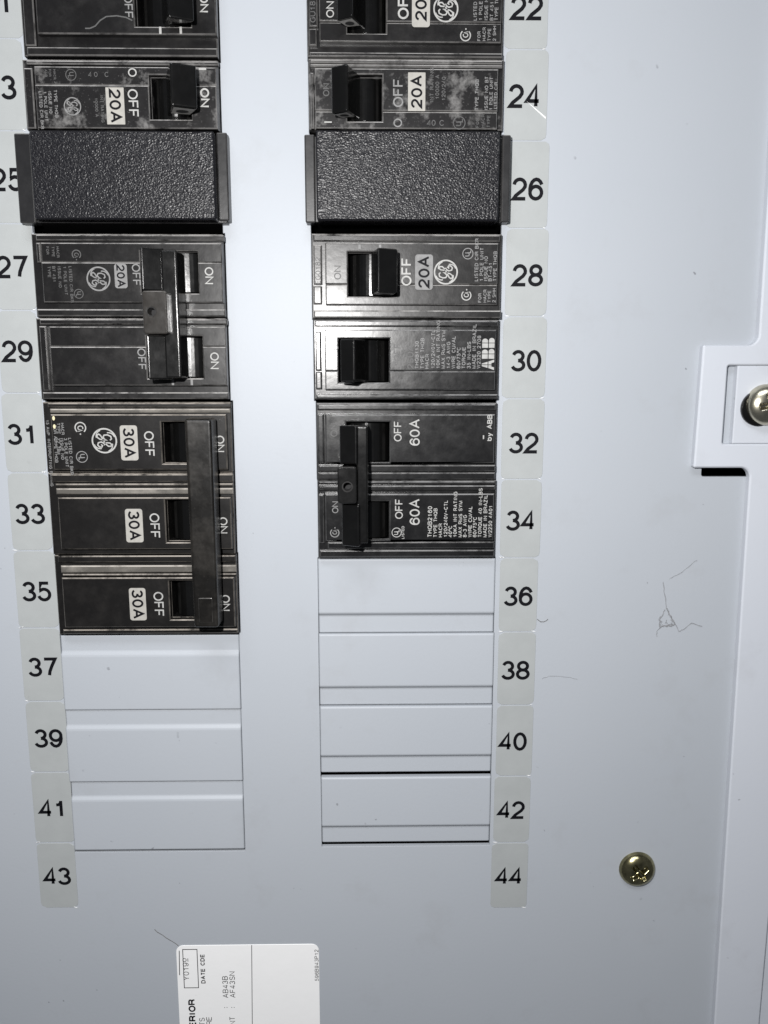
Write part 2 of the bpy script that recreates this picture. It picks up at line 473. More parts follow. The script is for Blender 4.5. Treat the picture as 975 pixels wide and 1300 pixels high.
def notch(F, S, ys, upper):
    """half of a face rectangle, split along y=ys, with the toggle slot cut out"""
    xa, ya, xb, yb = F
    if upper:
        return [(xa, ys), (S[0], ys), (S[0], S[3]), (S[2], S[3]), (S[2], ys), (xb, ys), (xb, yb), (xa, yb)]
    return [(xa, ya), (xb, ya), (xb, ys), (S[2], ys), (S[2], S[1]), (S[0], S[1]), (S[0], ys), (xa, ys)]

def pole(t, body, face, slot, step, rims, mat, key, low=None):
    """one breaker pole: case with a real toggle slot, raised face in two levels, rim ledges"""
    B = R(*body, ZC); S = R(*slot, ZF); F = R(*face, ZF)
    BODY.setdefault(key, []).append(B)
    case = obj('case', newslab(rectpoly(B), -16, ZC, .3, holes=[rectpoly(S)]), mat, t)
    Sg = grow(S, .12)
    if step is None:
        obj('face_plate', newslab(rectpoly(F), ZC-.2, ZF, .36, holes=[rectpoly(Sg)]), mat, t)
    else:
        ys = U((face[0]+face[2])/2, step, ZF)[1]
        lo = low or 'upper'
        zu, zl = (ZF-.35, ZF) if lo == 'upper' else (ZF, ZF-.35)
        obj('face_plate', newslab(notch(F, Sg, ys+.04, True), ZC-.2, zu, .30), mat, t)
        obj('face_plate', newslab(notch(F, Sg, ys-.04, False), ZC-.2, zl, .30), mat, t)
    for r in rims:
        z = r[4] if len(r) > 4 else ZR
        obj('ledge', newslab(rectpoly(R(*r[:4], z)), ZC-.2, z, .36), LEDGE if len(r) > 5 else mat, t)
    # floor of the slot, deep inside
    obj('slot_floor', newslab(rectpoly(grow(S, -.02)), -15, -9, 0), DARK, t)
    return B, S, F

def toggle(t, slot, tip, base, mat=None, end=False, ztip=ZT, drum=None):
    """rocker drum plus the lever that leaves it"""
    mat = mat or TOGGLE
    S = grow(R(*slot, ZF), -.35)
    bm = bmesh.new()
    cx = U(drum, (slot[1]+slot[3])/2, 3.6)[0] if drum else (S[0]+S[2])/2
    rad = max((S[2]-S[0])/2+.5, 5, max(cx-S[0], S[2]-cx)+.3); zc = (4.4 if drum else 3.6)-rad
    n = 14; prof = []
    for i in range(n+1):
        x = S[0]+(S[2]-S[0])*i/n
        prof.append((x, zc+math.sqrt(max(rad*rad-(x-cx)**2, 0))))
    ra = [bm.verts.new((x, S[1], z)) for x, z in prof]; rb = [bm.verts.new((x, S[3], z)) for x, z in prof]
    for i in range(n): bm.faces.new((ra[i], ra[i+1], rb[i+1], rb[i]))
    for rr in (ra, rb):
        lo = [bm.verts.new((prof[0][0], rr[0].co.y, -9)), bm.verts.new((prof[-1][0], rr[0].co.y, -9))]
        bm.faces.new([lo[0]]+rr+[lo[1]])
    tg = obj('toggle', bm, mat, t)
    bm = bmesh.new()
    rb = R(*base, 1.5); rt = R(*tip, ztip)
    left = (rt[0]+rt[2]) < (rb[0]+rb[2])               # which way the lever leans
    zt = (ztip-2.6, ztip) if left else (ztip, ztip-2.6)
    frustum(bm, rb, 1.5, rt, zt, .55, 3)
    obj('lever', bm, mat, tg)
    if end:                                            # flat lower end of the lever with its moulded hole
        A, Bq = Vector((rb[0], rb[1], 1.5)), Vector((rb[2], rb[1], 1.5))
        D, Cq = Vector((rt[0], rt[1], zt[0])), Vector((rt[2], rt[1], zt[1]))
        nn = (Bq-A).cross(D-A).normalized()
        if nn.y > 0: nn = -nn
        def at(u, v): return (A*(1-u)+Bq*u)*(1-v) + (D*(1-u)+Cq*u)*v + nn*.08
        bm = bmesh.new(); bm.faces.new([bm.verts.new(at(u, v)) for u, v in ((.09, .42), (.91, .42), (.90, .93), (.10, .93))])
        obj('lever_end', bm, LEVEREND, tg)
        bm = bmesh.new(); bm.faces.new([bm.verts.new(at(.5+.26*math.cos(k*math.pi/9), .66+.13*math.sin(k*math.pi/9)) + nn*.05) for k in range(18)])
        obj('end_hole', bm, DARK, tg)
    return tg

def printed(t, name, mat, fn):
    bm = bmesh.new(); fn(bm); return obj(name, bm, mat, t)
def T(bm, s, px, py, hpx, z, rot, st=.13, **k):
    c = U(px, py, z); text(bm, s, c[0], c[1], hpx*mmpp(px, py, z), z, rot, st, **k)
def mark(t, name, s, px, py, hpx, rot, mat, z=ZP, st=.14, **k):
    return printed(t, name, mat, lambda bm: T(bm, s, px, py, hpx, z, rot, st, **k))
def rating(t, rect, s, rot, h, mat=None, z=ZP, rad=.8, sq=1.0):
    r = R(*rect, z)
    lab = obj('rating_label', newslab(rounded(r, rad), z-.1, z+.05, 0), mat or RATEP, t)
    bm = bmesh.new(); text(bm, s, (r[0]+r[2])/2, (r[1]+r[3])/2, h*mmpp(rect[0], rect[1], z), z+.07, rot, .18, squeeze=sq, track=.10)
    obj('rating_text', bm, BLACKP, lab)
def fine(t, lines, mat, rot, z=ZP, st=.17, name='fine_print'):
    """lines: (text, px, py of the line start, cap height px)"""
    bm = bmesh.new()
    for s, px, py, h in lines: T(bm, s, px, py, h, z, rot, st, align='l', squeeze=.92, track=.16)
    return obj(name, bm, mat, t)
def roundmark(t, fn, px, py, rpx, rot, mat, name, z=ZP):
    c = U(px, py, z)
    return printed(t, name, mat, lambda bm: fn(bm, c[0], c[1], rpx*mmpp(px, py, z), z, rot))
def base_of(px, py): c = U(px, py, 0); return (c[0], c[1], 0)

CW, CCW = -90, 90
ONE = 'single pole breakers'

# ================================================================== LEFT COLUMN
# --- 21 (cut by the top of the picture)
t = thing('circuit_breaker', 'black single breaker clipped by the picture edge, directly above breaker 23', 'breaker', base_of(150, 20), ONE)
pole(t, (27, -36, 275, 72), (45, -28, 274, 43.5), (171, -16, 241, 33), None, [(34, 60, 276, 71), (28, -36, 274, -30), (29, -28, 43, 58)], OLD, '21')
toggle(t, (171, -16, 241, 33), (212, -46, 243, 22), (204, -25, 234, 32))
mark(t, 'off_marking', 'OFF', 163, 8, 11, CW, GREYP); mark(t, 'on_marking', 'ON', 259, 4, 11, CW, WHITEP, st=.17)
for x in (202, 228): obj('position_tick', newslab(rectpoly(R(x, 34, x+3, 43, ZP)), ZP-.1, ZP+.02, 0), WHITEP, t)
# a chalky scuff arc on the face
printed(t, 'scuff', FAINTP, lambda bm: stroke(bm, [U(x, y, ZP) for x, y in ((108, 36), (114, 36), (121, 33), (127, 26), (135, 21), (148, 20), (160, 22), (168, 26))], .35, ZP, lambda q: (q.x, q.y)))

# --- 23
t = thing('circuit_breaker', 'dusty black 20A breaker with toggle at ON above the left grained filler', 'breaker', base_of(150, 122), ONE)
pole(t, (31, 76, 277, 165), (45, 84, 275, 163), (190, 95, 242, 151), 108, [(33, 77, 277, 82), (32, 86, 43, 163)], DUSTY, '23')
toggle(t, (190, 95, 242, 151), (216.5, 78, 247.5, 134), (211, 96, 238, 150), end=True)
rating(t, (135, 111, 158, 158), '20A', CW, 15, None, ZP, .15)
mark(t, 'off_marking', 'OFF', 169, 131, 13, CW, WHITEP); mark(t, 'off_symbol', 'O', 168, 92, 11, CW, WHITEP, ZP-.3)
mark(t, 'on_marking', 'ON', 260, 124, 11.5, CW, WHITEP, st=.18); mark(t, 'on_symbol', 'I', 257, 87.5, 12, CW, WHITEP, ZP-.3, .22)
roundmark(t, emblem, 92, 135, 11, CW, GREYP, 'emblem'); roundmark(t, ul, 90, 95, 7, CW, FAINTP, 'listing_mark', ZP-.3)
fine(t, [('TYPE THQB', 70, 114, 4.2), ('ISSUE NO', 63, 116, 4), ('1 POLE UNIT', 57, 116, 4), ('LISTED CIR BKR', 51, 116, 4)], GREYP, CW)
fine(t, [('HACR TYPE', 69, 88, 3.2), ('FOR', 63, 88, 3.2), ('AMB', 58, 88, 3.2)], FAINTP, CW, ZP-.3)
fine(t, [('INT RATING', 129, 121, 4), ('10000 A', 122, 124, 4)], FAINTP, CW)
mark(t, 'temperature_marking', '40 C', 125, 94.5, 6, 0, FAINTP, ZP-.3, track=.5)

# --- 25 filler
def filler(label, face, ear_l, ear_r, key, px, py):
    t = thing('filler_plate', label, 'filler plate', base_of(px, py), 'grained filler plates')
    zf = 8.2
    F = R(*face, zf); A = R(*ear_l, 4.6); C = R(*ear_r, 4.6)
    obj('grained_face', newslab(rounded(F, .7, 3), 1.0, zf, .45), LEATHER, t)
    obj('end_flange', newslab(rounded(A, .4, 2), .05, 4.6, .35), SMOOTHB, t)
    obj('end_flange', newslab(rounded(C, .4, 2), .05, 4.6, .35), SMOOTHB, t)
    Bd = (A[0]+1.2, F[1]+.4, C[2]-1.2, F[3]-.4)
    obj('body', newslab(rectpoly((A[0]+.8, A[1]+.3, C[2]-.8, A[3]-.3)), -14, 3.4, .2), SMOOTHB, t)
filler('black leather grained filler plate below the dusty breaker at sticker 23', (40, 165.5, 273, 278.5), (21, 169, 42, 283), (276, 168, 289.5, 280), '25', 155, 225)

# --- 27 / 29 double pole
t = thing('circuit_breaker', 'black double breaker with OFF toggles joined by a drilled metal tie', 'breaker', base_of(165, 400))
pole(t, (43, 297, 284, 402.5), (53, 308, 282, 384), (179, 319, 251, 372), 333, [(45, 298, 284, 305.5), (46, 308, 51.5, 333, 4.7), (47, 392.5, 286, 401.5)], OLD, '27')
pole(t, (49, 404, 288, 507), (64, 414.5, 287, 489.5), (187, 427, 257, 480), 440, [(50, 405, 288, 412), (54, 498, 290, 506.5), (52, 414, 61, 496, 4.6)], OLD, '27')
toggle(t, (179, 319, 251, 372), (178.5, 313, 206, 369), (196, 321, 214, 371), drum=229)
toggle(t, (187, 427, 257, 480), (186.5, 424.5, 216, 482), (203, 429, 220, 479), drum=235)
def handle_tie(t, plate, hole, rail, mat):
    zt = 16.4
    P_ = R(*plate, zt); c = U(*hole[:2], zt); rr = hole[2]*mmpp(hole[0], hole[1], zt)
    circ = [(c[0]+rr*math.cos(2*math.pi*i/20), c[1]+rr*math.sin(2*math.pi*i/20)) for i in range(20)]
    tie = obj('handle_tie', newslab(rounded(P_, .8, 3), 11.5, zt, .3, holes=[circ]), mat, t)
    bm = bmesh.new(); disc_ring(bm, c[0], c[1], 0.01, rr*.98, 12.2, 20); obj('pin_hole', bm, DARK, tie)
    bm = bmesh.new(); disc_ring(bm, c[0], c[1], rr, rr*1.28, zt+.03, 24); obj('hole_rim', bm, OLD, tie)
    Q = R(*rail, 13.4)
    bm = bmesh.new()
    frustum(bm, (Q[0]-.6, Q[1], Q[2]+.3, Q[3]), 5.8, Q, 13.4, .5, 3)
    obj('tie_rail', bm, TOGGLE, tie)
handle_tie(t, (181, 369, 212, 424), (192, 395.5, 5), (207, 317, 227, 480), TIE)
roundmark(t, emblem, 125, 354, 15.2, CW, GREYP, 'emblem'); rating(t, (145.5, 335, 161.5, 366), '20A', CW, 10.5, GREYP, sq=.98)
mark(t, 'off_marking', 'OFF', 173, 349, 10.5, CW, GREYP); mark(t, 'off_marking', 'OFF', 180, 456, 10.5, CW, GREYP)
mark(t, 'on_marking', 'ON', 265.5, 350, 11, CW, WHITEP); mark(t, 'on_marking', 'ON', 272.5, 458, 11, CW, WHITEP)
roundmark(t, csa, 97, 323, 6, CW, FAINTP, 'listing_mark', ZP-.3); roundmark(t, ul, 100, 373, 6, CW, FAINTP, 'listing_mark')
fine(t, [('LISTED CIR BKR', 89, 338, 4), ('1 POLE UNIT', 82, 338, 4), ('ISSUE NO', 75, 338, 4), ('BT 451', 68, 338, 4), ('TYPE', 62, 338, 4)], FAINTP, CW)
fine(t, [('HACR', 73, 313, 3.6), ('TYPE', 67, 313, 3.6), ('FOR', 60, 313, 3.6)], FAINTP, CW, ZP-.3)
for x, y in ((237, 374), (218, 482), (242, 482)): obj('position_tick', newslab(rectpoly(R(x, y, x+3, y+(9 if y < 400 else 7), ZP)), ZP-.1, ZP+.02, 0), GREYP, t)

# --- 31 / 33 / 35 triple pole
t = thing('circuit_breaker', 'black triple 30A breaker whose toggles share one long black bar', 'breaker', base_of(180, 655))
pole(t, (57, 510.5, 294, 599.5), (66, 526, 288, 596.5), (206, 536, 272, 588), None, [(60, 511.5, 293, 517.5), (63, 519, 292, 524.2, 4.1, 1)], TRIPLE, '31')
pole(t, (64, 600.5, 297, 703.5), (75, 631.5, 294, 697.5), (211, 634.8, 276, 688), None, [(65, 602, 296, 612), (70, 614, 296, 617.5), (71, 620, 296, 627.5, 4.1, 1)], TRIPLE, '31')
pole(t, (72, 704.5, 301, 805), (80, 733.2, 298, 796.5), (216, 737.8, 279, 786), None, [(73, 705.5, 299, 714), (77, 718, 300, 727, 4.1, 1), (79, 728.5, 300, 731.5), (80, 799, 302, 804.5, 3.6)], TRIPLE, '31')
for (sl, bs) in (((206, 536, 272, 588), (236, 538, 264, 586)), ((211, 634.8, 276, 688), (240, 637, 268, 686)), ((216, 737.8, 279, 786), (245, 739, 271, 784))):
    tg = toggle(t, sl, (bs[0]+1, bs[1]-2, bs[2]+1, bs[3]+1), bs, ztip=12.5)
zb = 15.2
a0 = U(233.5, 532, zb); a1 = U(268, 532, zb); b0 = U(246.5, 797, zb); b1 = U(277.5, 797, zb)
bm = bmesh.new()
lowq = [(b0[0]-.5, b0[1]-.2), (b1[0]+.1, b1[1]-.2), (a1[0]+.1, a1[1]+.2), (a0[0]-.5, a0[1]+.2)]
vs = [bm.verts.new((x, y, 8.5)) for x, y in lowq] + [bm.verts.new((x, y, zb)) for x, y in (b0, b1, a1, a0)]
bm.faces.new(vs[4:8])
for i in range(4): bm.faces.new((vs[i], vs[(i+1) % 4], vs[4+(i+1) % 4], vs[4+i]))
bm.faces.new((vs[3], vs[2], vs[1], vs[0]))
bm.edges.ensure_lookup_table()
bmesh.ops.bevel(bm, geom=[e_ for e_ in bm.edges if not all(v in vs[:4] for v in e_.verts)], offset=.9, segments=4, affect='EDGES', profile=.5)
Q = (b0[0], b0[1], b1[0], a0[1])
bar = obj('tie_bar', bm, TIEBAR, t)
e = (Q[0]+1.6, Q[1]+1.6, Q[2]-1.6, Q[1]+9.5)
obj('end_pad', newslab(rounded(e, .4, 2), zb-.3, zb+.22, .18), TIEBAR, bar)
roundmark(t, emblem, 132.5, 559.5, 16.2, CW, WHITEP, 'emblem')
for r in ((153, 540, 175, 584.5), (159.5, 646, 181.5, 688.5), (164.5, 746.5, 185.5, 787.5)): rating(t, r, '30A', CW, 14.5, RATEP, sq=.98)
for x, y in ((189.5, 563.5), (196.5, 667.5), (201.5, 767)): mark(t, 'off_marking', 'OFF', x, y, 12.5, CW, WHITEP)
for x, y in ((279.5, 563.5), (283.5, 667), (286.5, 765.5)): mark(t, 'on_marking', 'ON', x, y, 11, CW, WHITEP)
roundmark(t, csa, 102, 543, 7.5, CW, WHITEP, 'listing_mark'); roundmark(t, ul, 104, 580, 7.5, CW, GREYP, 'listing_mark')
fine(t, [('LISTED CIR BKR', 88.5, 556, 4.2), ('3 POLE UNIT', 83, 556, 4.2), ('ISSUE NO', 78, 556, 4.2), ('ZZ 78H', 73.5, 556, 4.2), ('TYPE THQB', 70, 556, 4)], GREYP, CW)
fine(t, [('HACR', 79, 537, 4), ('TYPE', 74, 537, 4), ('FOR A2', 69.5, 540, 4)], GREYP, CW)
fine(t, [('15 AMP', 60, 533, 3.8), ('INTERRUPTING RATING', 62, 557, 3.8)], GREYP, CW, ZC+.08)
for c in (U(68, 531, ZP), U(69, 541.5, ZP)): obj('paint_spot', newslab([(c[0]+.42*math.cos(i*.628), c[1]+.7*math.sin(i*.628)) for i in range(10)], ZP-.1, ZP+.08, .05), GLUE, t)

# ================================================================== RIGHT COLUMN
# --- 22
t = thing('circuit_breaker', 'black 20A breaker clipped by the picture edge, directly above breaker 24', 'breaker', base_of(515, 20), ONE)
pole(t, (390, -36, 639, 73), (405, -30, 637, 53), (441, -20, 490, 41), 28, [(393, 66.5, 638, 72.5), (392, -30, 403, 34), (392, 36, 402, 58)], OLD, '22', 'lower')
toggle(t, (441, -20, 490, 41), (426, -52, 447, 21), (447, -27, 467, 39), end=True)
mark(t, 'off_marking', 'OFF', 512, 4, 14, CCW, WHITEP, st=.17); rating(t, (523, -26, 546, 34.5), '20A', CCW, 15)
roundmark(t, emblem, 566, 11, 16, CCW, WHITEP, 'emblem'); roundmark(t, csa, 591, 45, 7, CCW, WHITEP, 'listing_mark', ZP-.3)
mark(t, 'on_marking', 'ON', 419, 12, 10, CCW, WHITEP); mark(t, 'catalogue_marking', 'GU18', 397, 15, 7, CCW, FAINTP, ZR+.06)
fine(t, [('LISTED CIR BKR', 603, 26, 4.5), ('1 POLE UNIT', 610, 26, 4.5), ('ISSUE NO', 617, 26, 4.5), ('BT 451', 624, 26, 4.5), ('TYPE THQB', 630, 26, 4.5)], GREYP, CCW)
fine(t, [('FOR', 608, 52, 4.2), ('HACR', 614.5, 52, 4.2), ('TYPE', 621, 52, 4.2), ('2 SHH', 627.5, 52, 4.2)], GREYP, CCW, ZP-.3)

# --- 24
t = thing('circuit_breaker', 'dusty black 20A breaker with toggle at ON above the right grained filler', 'breaker', base_of(515, 122), ONE)
pole(t, (392, 75, 639, 165), (400, 87, 632, 163), (441, 95, 485, 153), 141, [(394, 76, 638, 80.5), (394, 81.5, 638, 85.5, 4.0), (394, 92, 398.5, 163)], DUSTY, '24', 'lower')
toggle(t, (441, 95, 485, 153), (419.5, 80, 441, 141), (439, 97, 459, 152), end=True)
mark(t, 'off_marking', 'OFF', 505.5, 118, 13, CCW, GREYP); mark(t, 'off_symbol', 'O', 505, 156, 11, CCW, GREYP, ZP-.3)
rating(t, (518, 92, 540, 141), '20A', CCW, 14.5, RATEP, ZP, .15)
mark(t, 'on_marking', 'ON', 414, 114, 8, CCW, FAINTP); mark(t, 'on_symbol', 'I', 416.5, 155, 11, CCW, WHITEP, ZP-.3)
fine(t, [('TYPE THQB', 605, 140, 4.6), ('ISSUE NO BT', 617, 140, 4.4), ('1 POLE UNIT', 623, 140, 4.4), ('LISTED CIR', 629, 138, 4)], GREYP, CCW)
fine(t, [('INT RATING', 548, 130, 5), ('10000 A', 555, 126, 5), ('120/240', 563, 128, 5)], FAINTP, CCW)
fine(t, [('FOR', 606, 162, 4.2), ('HACR', 613, 162, 4.2), ('TYPE', 620, 162, 4.2)], FAINTP, CCW, ZP-.3)
roundmark(t, ul, 583, 156, 8, CCW, FAINTP, 'listing_mark', ZP-.3); mark(t, 'temperature_marking', '40 C', 553, 156, 7, 0, FAINTP, ZP-.3)

# --- 26 filler
filler('black leather grained filler plate between breakers 24 and 28', (401.5, 165.5, 634, 280), (387, 170.5, 400, 282.5), (637, 171, 647.5, 282), '26', 517, 225)

# --- 28
t = thing('circuit_breaker', 'black 20A breaker with toggle at OFF beside sticker 28', 'breaker', base_of(515, 350), ONE)
pole(t, (396, 297, 636, 404.5), (413, 308.5, 632, 387), (442, 320, 504, 376), 361, [(397.5, 298, 635, 306.5), (398, 311, 408.5, 361), (398, 363, 408.5, 386), (398.5, 394, 636, 403.5)], OLD, '28', 'lower')
toggle(t, (442, 320, 504, 376), (479.5, 314, 505, 371), (470, 321, 498, 375.5), end=True)
mark(t, 'off_marking', 'OFF', 516, 345, 13, CCW, WHITEP, st=.16); rating(t, (527, 323, 549.5, 368), '20A', CCW, 14.5, GREYP, sq=1.0)
roundmark(t, emblem, 566, 345.5, 15.3, CCW, WHITEP, 'emblem'); roundmark(t, ul, 594, 322, 7, CCW, GREYP, 'listing_mark'); roundmark(t, csa, 592, 375, 6.5, CCW, WHITEP, 'listing_mark', ZP-.3)
mark(t, 'on_marking', 'ON', 428.5, 346, 9, CCW, FAINTP); mark(t, 'catalogue_marking', 'EG0182', 403.5, 344, 6.5, CCW, FAINTP, ZR+.06)
fine(t, [('LISTED CIR BKR', 604.5, 357, 4.6), ('1 POLE UNIT', 611, 357, 4.6), ('ISSUE NO', 616.5, 357, 4.6), ('BT-451', 622, 357, 4.6), ('TYPE THQB', 628, 357, 4.6)], GREYP, CCW)
fine(t, [('FOR', 609, 384, 4.2), ('HACR', 615.5, 384, 4.2), ('TYPE', 621, 384, 4.2), ('2 SHH', 627, 384, 4.2)], GREYP, CCW, ZP-.3)
for x in (455, 481): obj('position_tick', newslab(rectpoly(R(x, 310.5, x+3, 316, ZP)), ZP-.1, ZP+.02, 0), GREYP, t)

# --- 30
t = thing('circuit_breaker', 'newer black breaker with big block lettering beside sticker 30', 'breaker', base_of(515, 456), ONE)
pole(t, (398.5, 406, 633, 507), (412.5, 418.5, 629.5, 495), (430, 430, 494, 485.5), 471, [(399.5, 407, 632.5, 414.5), (400.5, 421, 407.5, 470.5), (401, 472, 408.5, 494), (401.5, 500.5, 632, 506)], NEWP, '30', 'lower')
toggle(t, (430, 430, 494, 485.5), (431, 430, 450, 484.5), (452, 431, 471, 484.5))
mark(t, 'on_marking', 'ON', 426, 438, 7, CCW, FAINTP); mark(t, 'off_marking', 'OFF', 504, 447, 8.5, CCW, FAINTP)
fine(t, [('2SUA', 521, 468, 8)], FAINTP, CCW)
fine(t, [('THQB1130', 529, 468, 4.8), ('TYPE THQB', 536, 468, 4.8), ('HACR', 542, 468, 4.8), ('120/240V~CTL', 549.5, 468, 4.8), ('10KA INT RATING', 556, 468, 4.8), ('MAX RMS SYM', 562.5, 468, 4.8), ('14-3 AWG', 569, 468, 4.8), ('WIRE CU/AL', 575.5, 468, 4.8), ('60/75°C', 582, 468, 4.8), ('TORQUE', 588.5, 468, 4.8), ('35 IN-LBS', 595, 468, 4.8), ('MADE IN BRAZIL', 601.5, 468, 4.8), ('W2320 2708', 607.5, 468, 4.8)], GREYP, CCW)
def block_letters(bm):
    """heavy A B B reading upwards, cut by a thin gap along the middle and up each letter"""
    x0, y0 = U(611.5, 470, ZP); x1, y1 = U(628, 428.5, ZP)
    h = x1-x0; Lw = (y1-y0)/3
    def put(poly): slab(bm, [(x1 - q[1]*h, y0 + (q[0])*Lw) for q in poly], ZP-.1, ZP+.03, 0)
    g = .035
    # A: two legs split down the middle and across
    put([(.02, 0), (.26, 0), (.34, .22), (.47, .22), (.47, .46), (.20, .46)]); put([(.22, .53), (.47, .53), (.47, 1), (.38, 1)])
    put([(.98, 0), (.74, 0), (.66, .22), (.53, .22), (.53, .46), (.80, .46)]); put([(.78, .53), (.53, .53), (.53, 1), (.62, 1)])
    for o in (1, 2):
        put([(o+.06, 0), (o+.47, 0), (o+.47, .46), (o+.06, .46)]); put([(o+.06, .53), (o+.47, .53), (o+.47, 1), (o+.06, 1)])
        put([(o+.53, 0)]+[(o+.72+.24*math.cos(math.radians(a)), .23+.23*math.sin(math.radians(a))) for a in range(-90, 91, 18)]+[(o+.53, .46)])
        put([(o+.53, .53)]+[(o+.68+.22*math.cos(math.radians(a)), .765+.235*math.sin(math.radians(a))) for a in range(-90, 91, 18)]+[(o+.53, 1)])
printed(t, 'block_lettering', WHITEP, block_letters)

# --- 32 / 34 double pole
t = thing('circuit_breaker', 'newer black double 60A breaker with toggles joined by a drilled black tie', 'breaker', base_of(515, 610))
pole(t, (402, 511.5, 630, 609.5), (413, 526, 628, 588), (440, 536, 494.5, 587.6), None, [(403, 513, 629.5, 520.5), (403.5, 526, 411, 588, 4.6), (404, 590.5, 629, 598.5), (404, 600, 628.5, 609, 3.6)], NEWP, '32')
pole(t, (404, 610, 629, 708), (413, 627, 627, 686.5), (444, 637, 494, 686), None, [(404.5, 611, 628.5, 614.5), (404.5, 616.5, 628.5, 622, 4.6), (405, 628, 411.5, 690, 4.4), (416, 688, 627.5, 696.5), (406, 698.5, 627.5, 707, 3.7)], NEWP, '32')
toggle(t, (440, 536, 494.5, 587.6), (430, 540.5, 453, 590), (448, 539, 466, 586))
toggle(t, (444, 637, 494, 686), (433, 641, 456, 695), (449, 640, 468, 685))
handle_tie(t, (428.5, 592.5, 452.5, 639.5), (441, 618, 5.5), (453, 541, 467, 690), TOGGLE)
for x, y in ((505, 547.5), (506.5, 646)): mark(t, 'off_marking', 'OFF', x, y, 10, CCW, WHITEP)
for x, y in ((526.5, 549), (526.5, 650)): mark(t, 'rating_text', '60A', x, y, 13, CCW, WHITEP, st=.14)
mark(t, 'on_marking', 'ON', 424, 546, 9, CCW, FAINTP); mark(t, 'on_marking', 'ON', 425.5, 644, 8, CCW, GREYP)
mark(t, 'maker_marking', 'by ABB', 621.5, 543, 6.3, CCW, WHITEP, st=.2); mark(t, 'dash_mark', '-', 613, 555, 12, CCW, WHITEP)
roundmark(t, csa, 425, 676.5, 6, CCW, GREYP, 'listing_mark'); roundmark(t, ul, 503.5, 676, 6.3, CCW, WHITEP, 'listing_mark')
fine(t, [('LISTED', 511.5, 684, 3.4)], WHITEP, CCW)
fine(t, [('THQB2160', 545.5, 682, 5.6)], WHITEP, CCW)
fine(t, [('TYPE THQB', 552.5, 682, 4.7), ('HACR', 559, 682, 4.7), ('120/240V~CTL', 565.5, 682, 4.7), ('40°C', 571.5, 682, 4.7), ('10KA INT RATING', 577.5, 682, 4.7), ('MAX RMS SYM', 584, 682, 4.7), ('8-3 AWG', 590, 682, 4.7), ('WIRE CU/AL', 596.5, 682, 4.7), ('60/75°C', 602.5, 682, 4.7), ('TORQUE 40 IN-LBS', 609, 682, 4.7), ('MADE IN BRAZIL', 615.5, 682, 4.7), ('W2250 4A01', 622, 682, 4.7)], WHITEP, CCW)

# ================================================================== PANEL COVER
pc = thing('panel_cover', 'large pale grey painted steel cover sheet that the breakers poke through', 'panel cover', (0, 0, 0))
PLATES_L = [(80, 807, 304, 900), (86, 901.5, 306.5, 991), (93, 992.5, 309, 1080)]
PLATES_R = [(405, 709.5, 627, 803), (406, 804.5, 625.5, 895), (407.5, 896.5, 623.5, 984.5), (409, 986, 621.5, 1073)]
def column_outline(rows, g=.28):
    """staircase outline around stacked rectangles (top to bottom), slightly larger"""
    ys = [rows[0][3]+g] + [(rows[i][1]+rows[i+1][3])/2 for i in range(len(rows)-1)] + [rows[-1][1]-g]
    left = []; right = []
    for i, r in enumerate(rows):
        left += [(r[0]-g, ys[i]), (r[0]-g, ys[i+1])]
        right += [(r[2]+g, ys[i]), (r[2]+g, ys[i+1])]
    def dd(l):
        o = []
        for p in l:
            if not o or (Vector(p)-Vector(o[-1])).length > .02: o.append(p)
        return o
    return dd(left) + list(reversed(dd(right)))
def fill_row(f):  # opening hidden behind a filler plate
    return R(*f, 0)
rowsL = BODY['21'] + BODY['23'] + [fill_row((38, 172, 280, 292))] + BODY['27'] + BODY['31'] + [R(*r) for r in PLATES_L]
rowsR = BODY['22'] + BODY['24'] + [fill_row((395, 172, 637, 292))] + BODY['28'] + BODY['30'] + BODY['32'] + [R(*r) for r in PLATES_R]
holes = [column_outline(rowsL), column_outline(rowsR)]
slot_r = R(891, 575, 962, 605, 0)
holes.append(rounded(slot_r, .8, 3))
outline = rectpoly((-330, -330, 260, 330))
sheet = obj('cover_sheet', newslab(outline, -1.5, 0, 0, holes=holes), PAINT, pc)
def knockout(px, top_strip, open_gap=0.0):
    r = grow(R(*px), .17)
    xa, ya, xb, yb = r; ya += open_gap; H = yb-ya
    if top_strip:   # flush strip along the top, the rest pressed proud
        prof = [(yb, -1.4), (yb, -.32), (yb-.25, -.10), (yb-.20*H, -.08), (yb-.215*H, .04), (yb-.25*H, .62), (yb-.275*H, .74), (ya+.5, .70), (ya+.15, .5), (ya, .1), (ya, -1.4)]
    else:
        prof = [(yb, -1.4), (yb, .1), (yb-.15, .5), (yb-.5, .70), (ya+.290*H, .80), (ya+.272*H, .66), (ya+.238*H, -.22), (ya+.222*H, -.30), (ya+.25, -.28), (ya, -.5), (ya, -1.4)]
    bm = bmesh.new()
    xs = [(xa, -.45), (xa+.18, -.12), (xa+.5, 0), (xb-.5, 0), (xb-.18, -.12), (xb, -.45)]
    rings = []
    for x, dz in xs: rings.append([bm.verts.new((x, y, z+(dz if z > -1 else 0))) for y, z in prof])
    for a, b in zip(rings, rings[1:]):
        for i in range(len(prof)-1): bm.faces.new((a[i], b[i], b[i+1], a[i+1]))
    bm.faces.new(rings[0]); bm.faces.new(list(reversed(rings[-1])))
    obj('knockout_plate', bm, PAINT, pc)
for r, og in zip(PLATES_L, (0, 0, .8)): knockout(r, True, og)
for r, og in zip(PLATES_R, (.12, .25, 1.35, 1.3)): knockout(r, False, og)

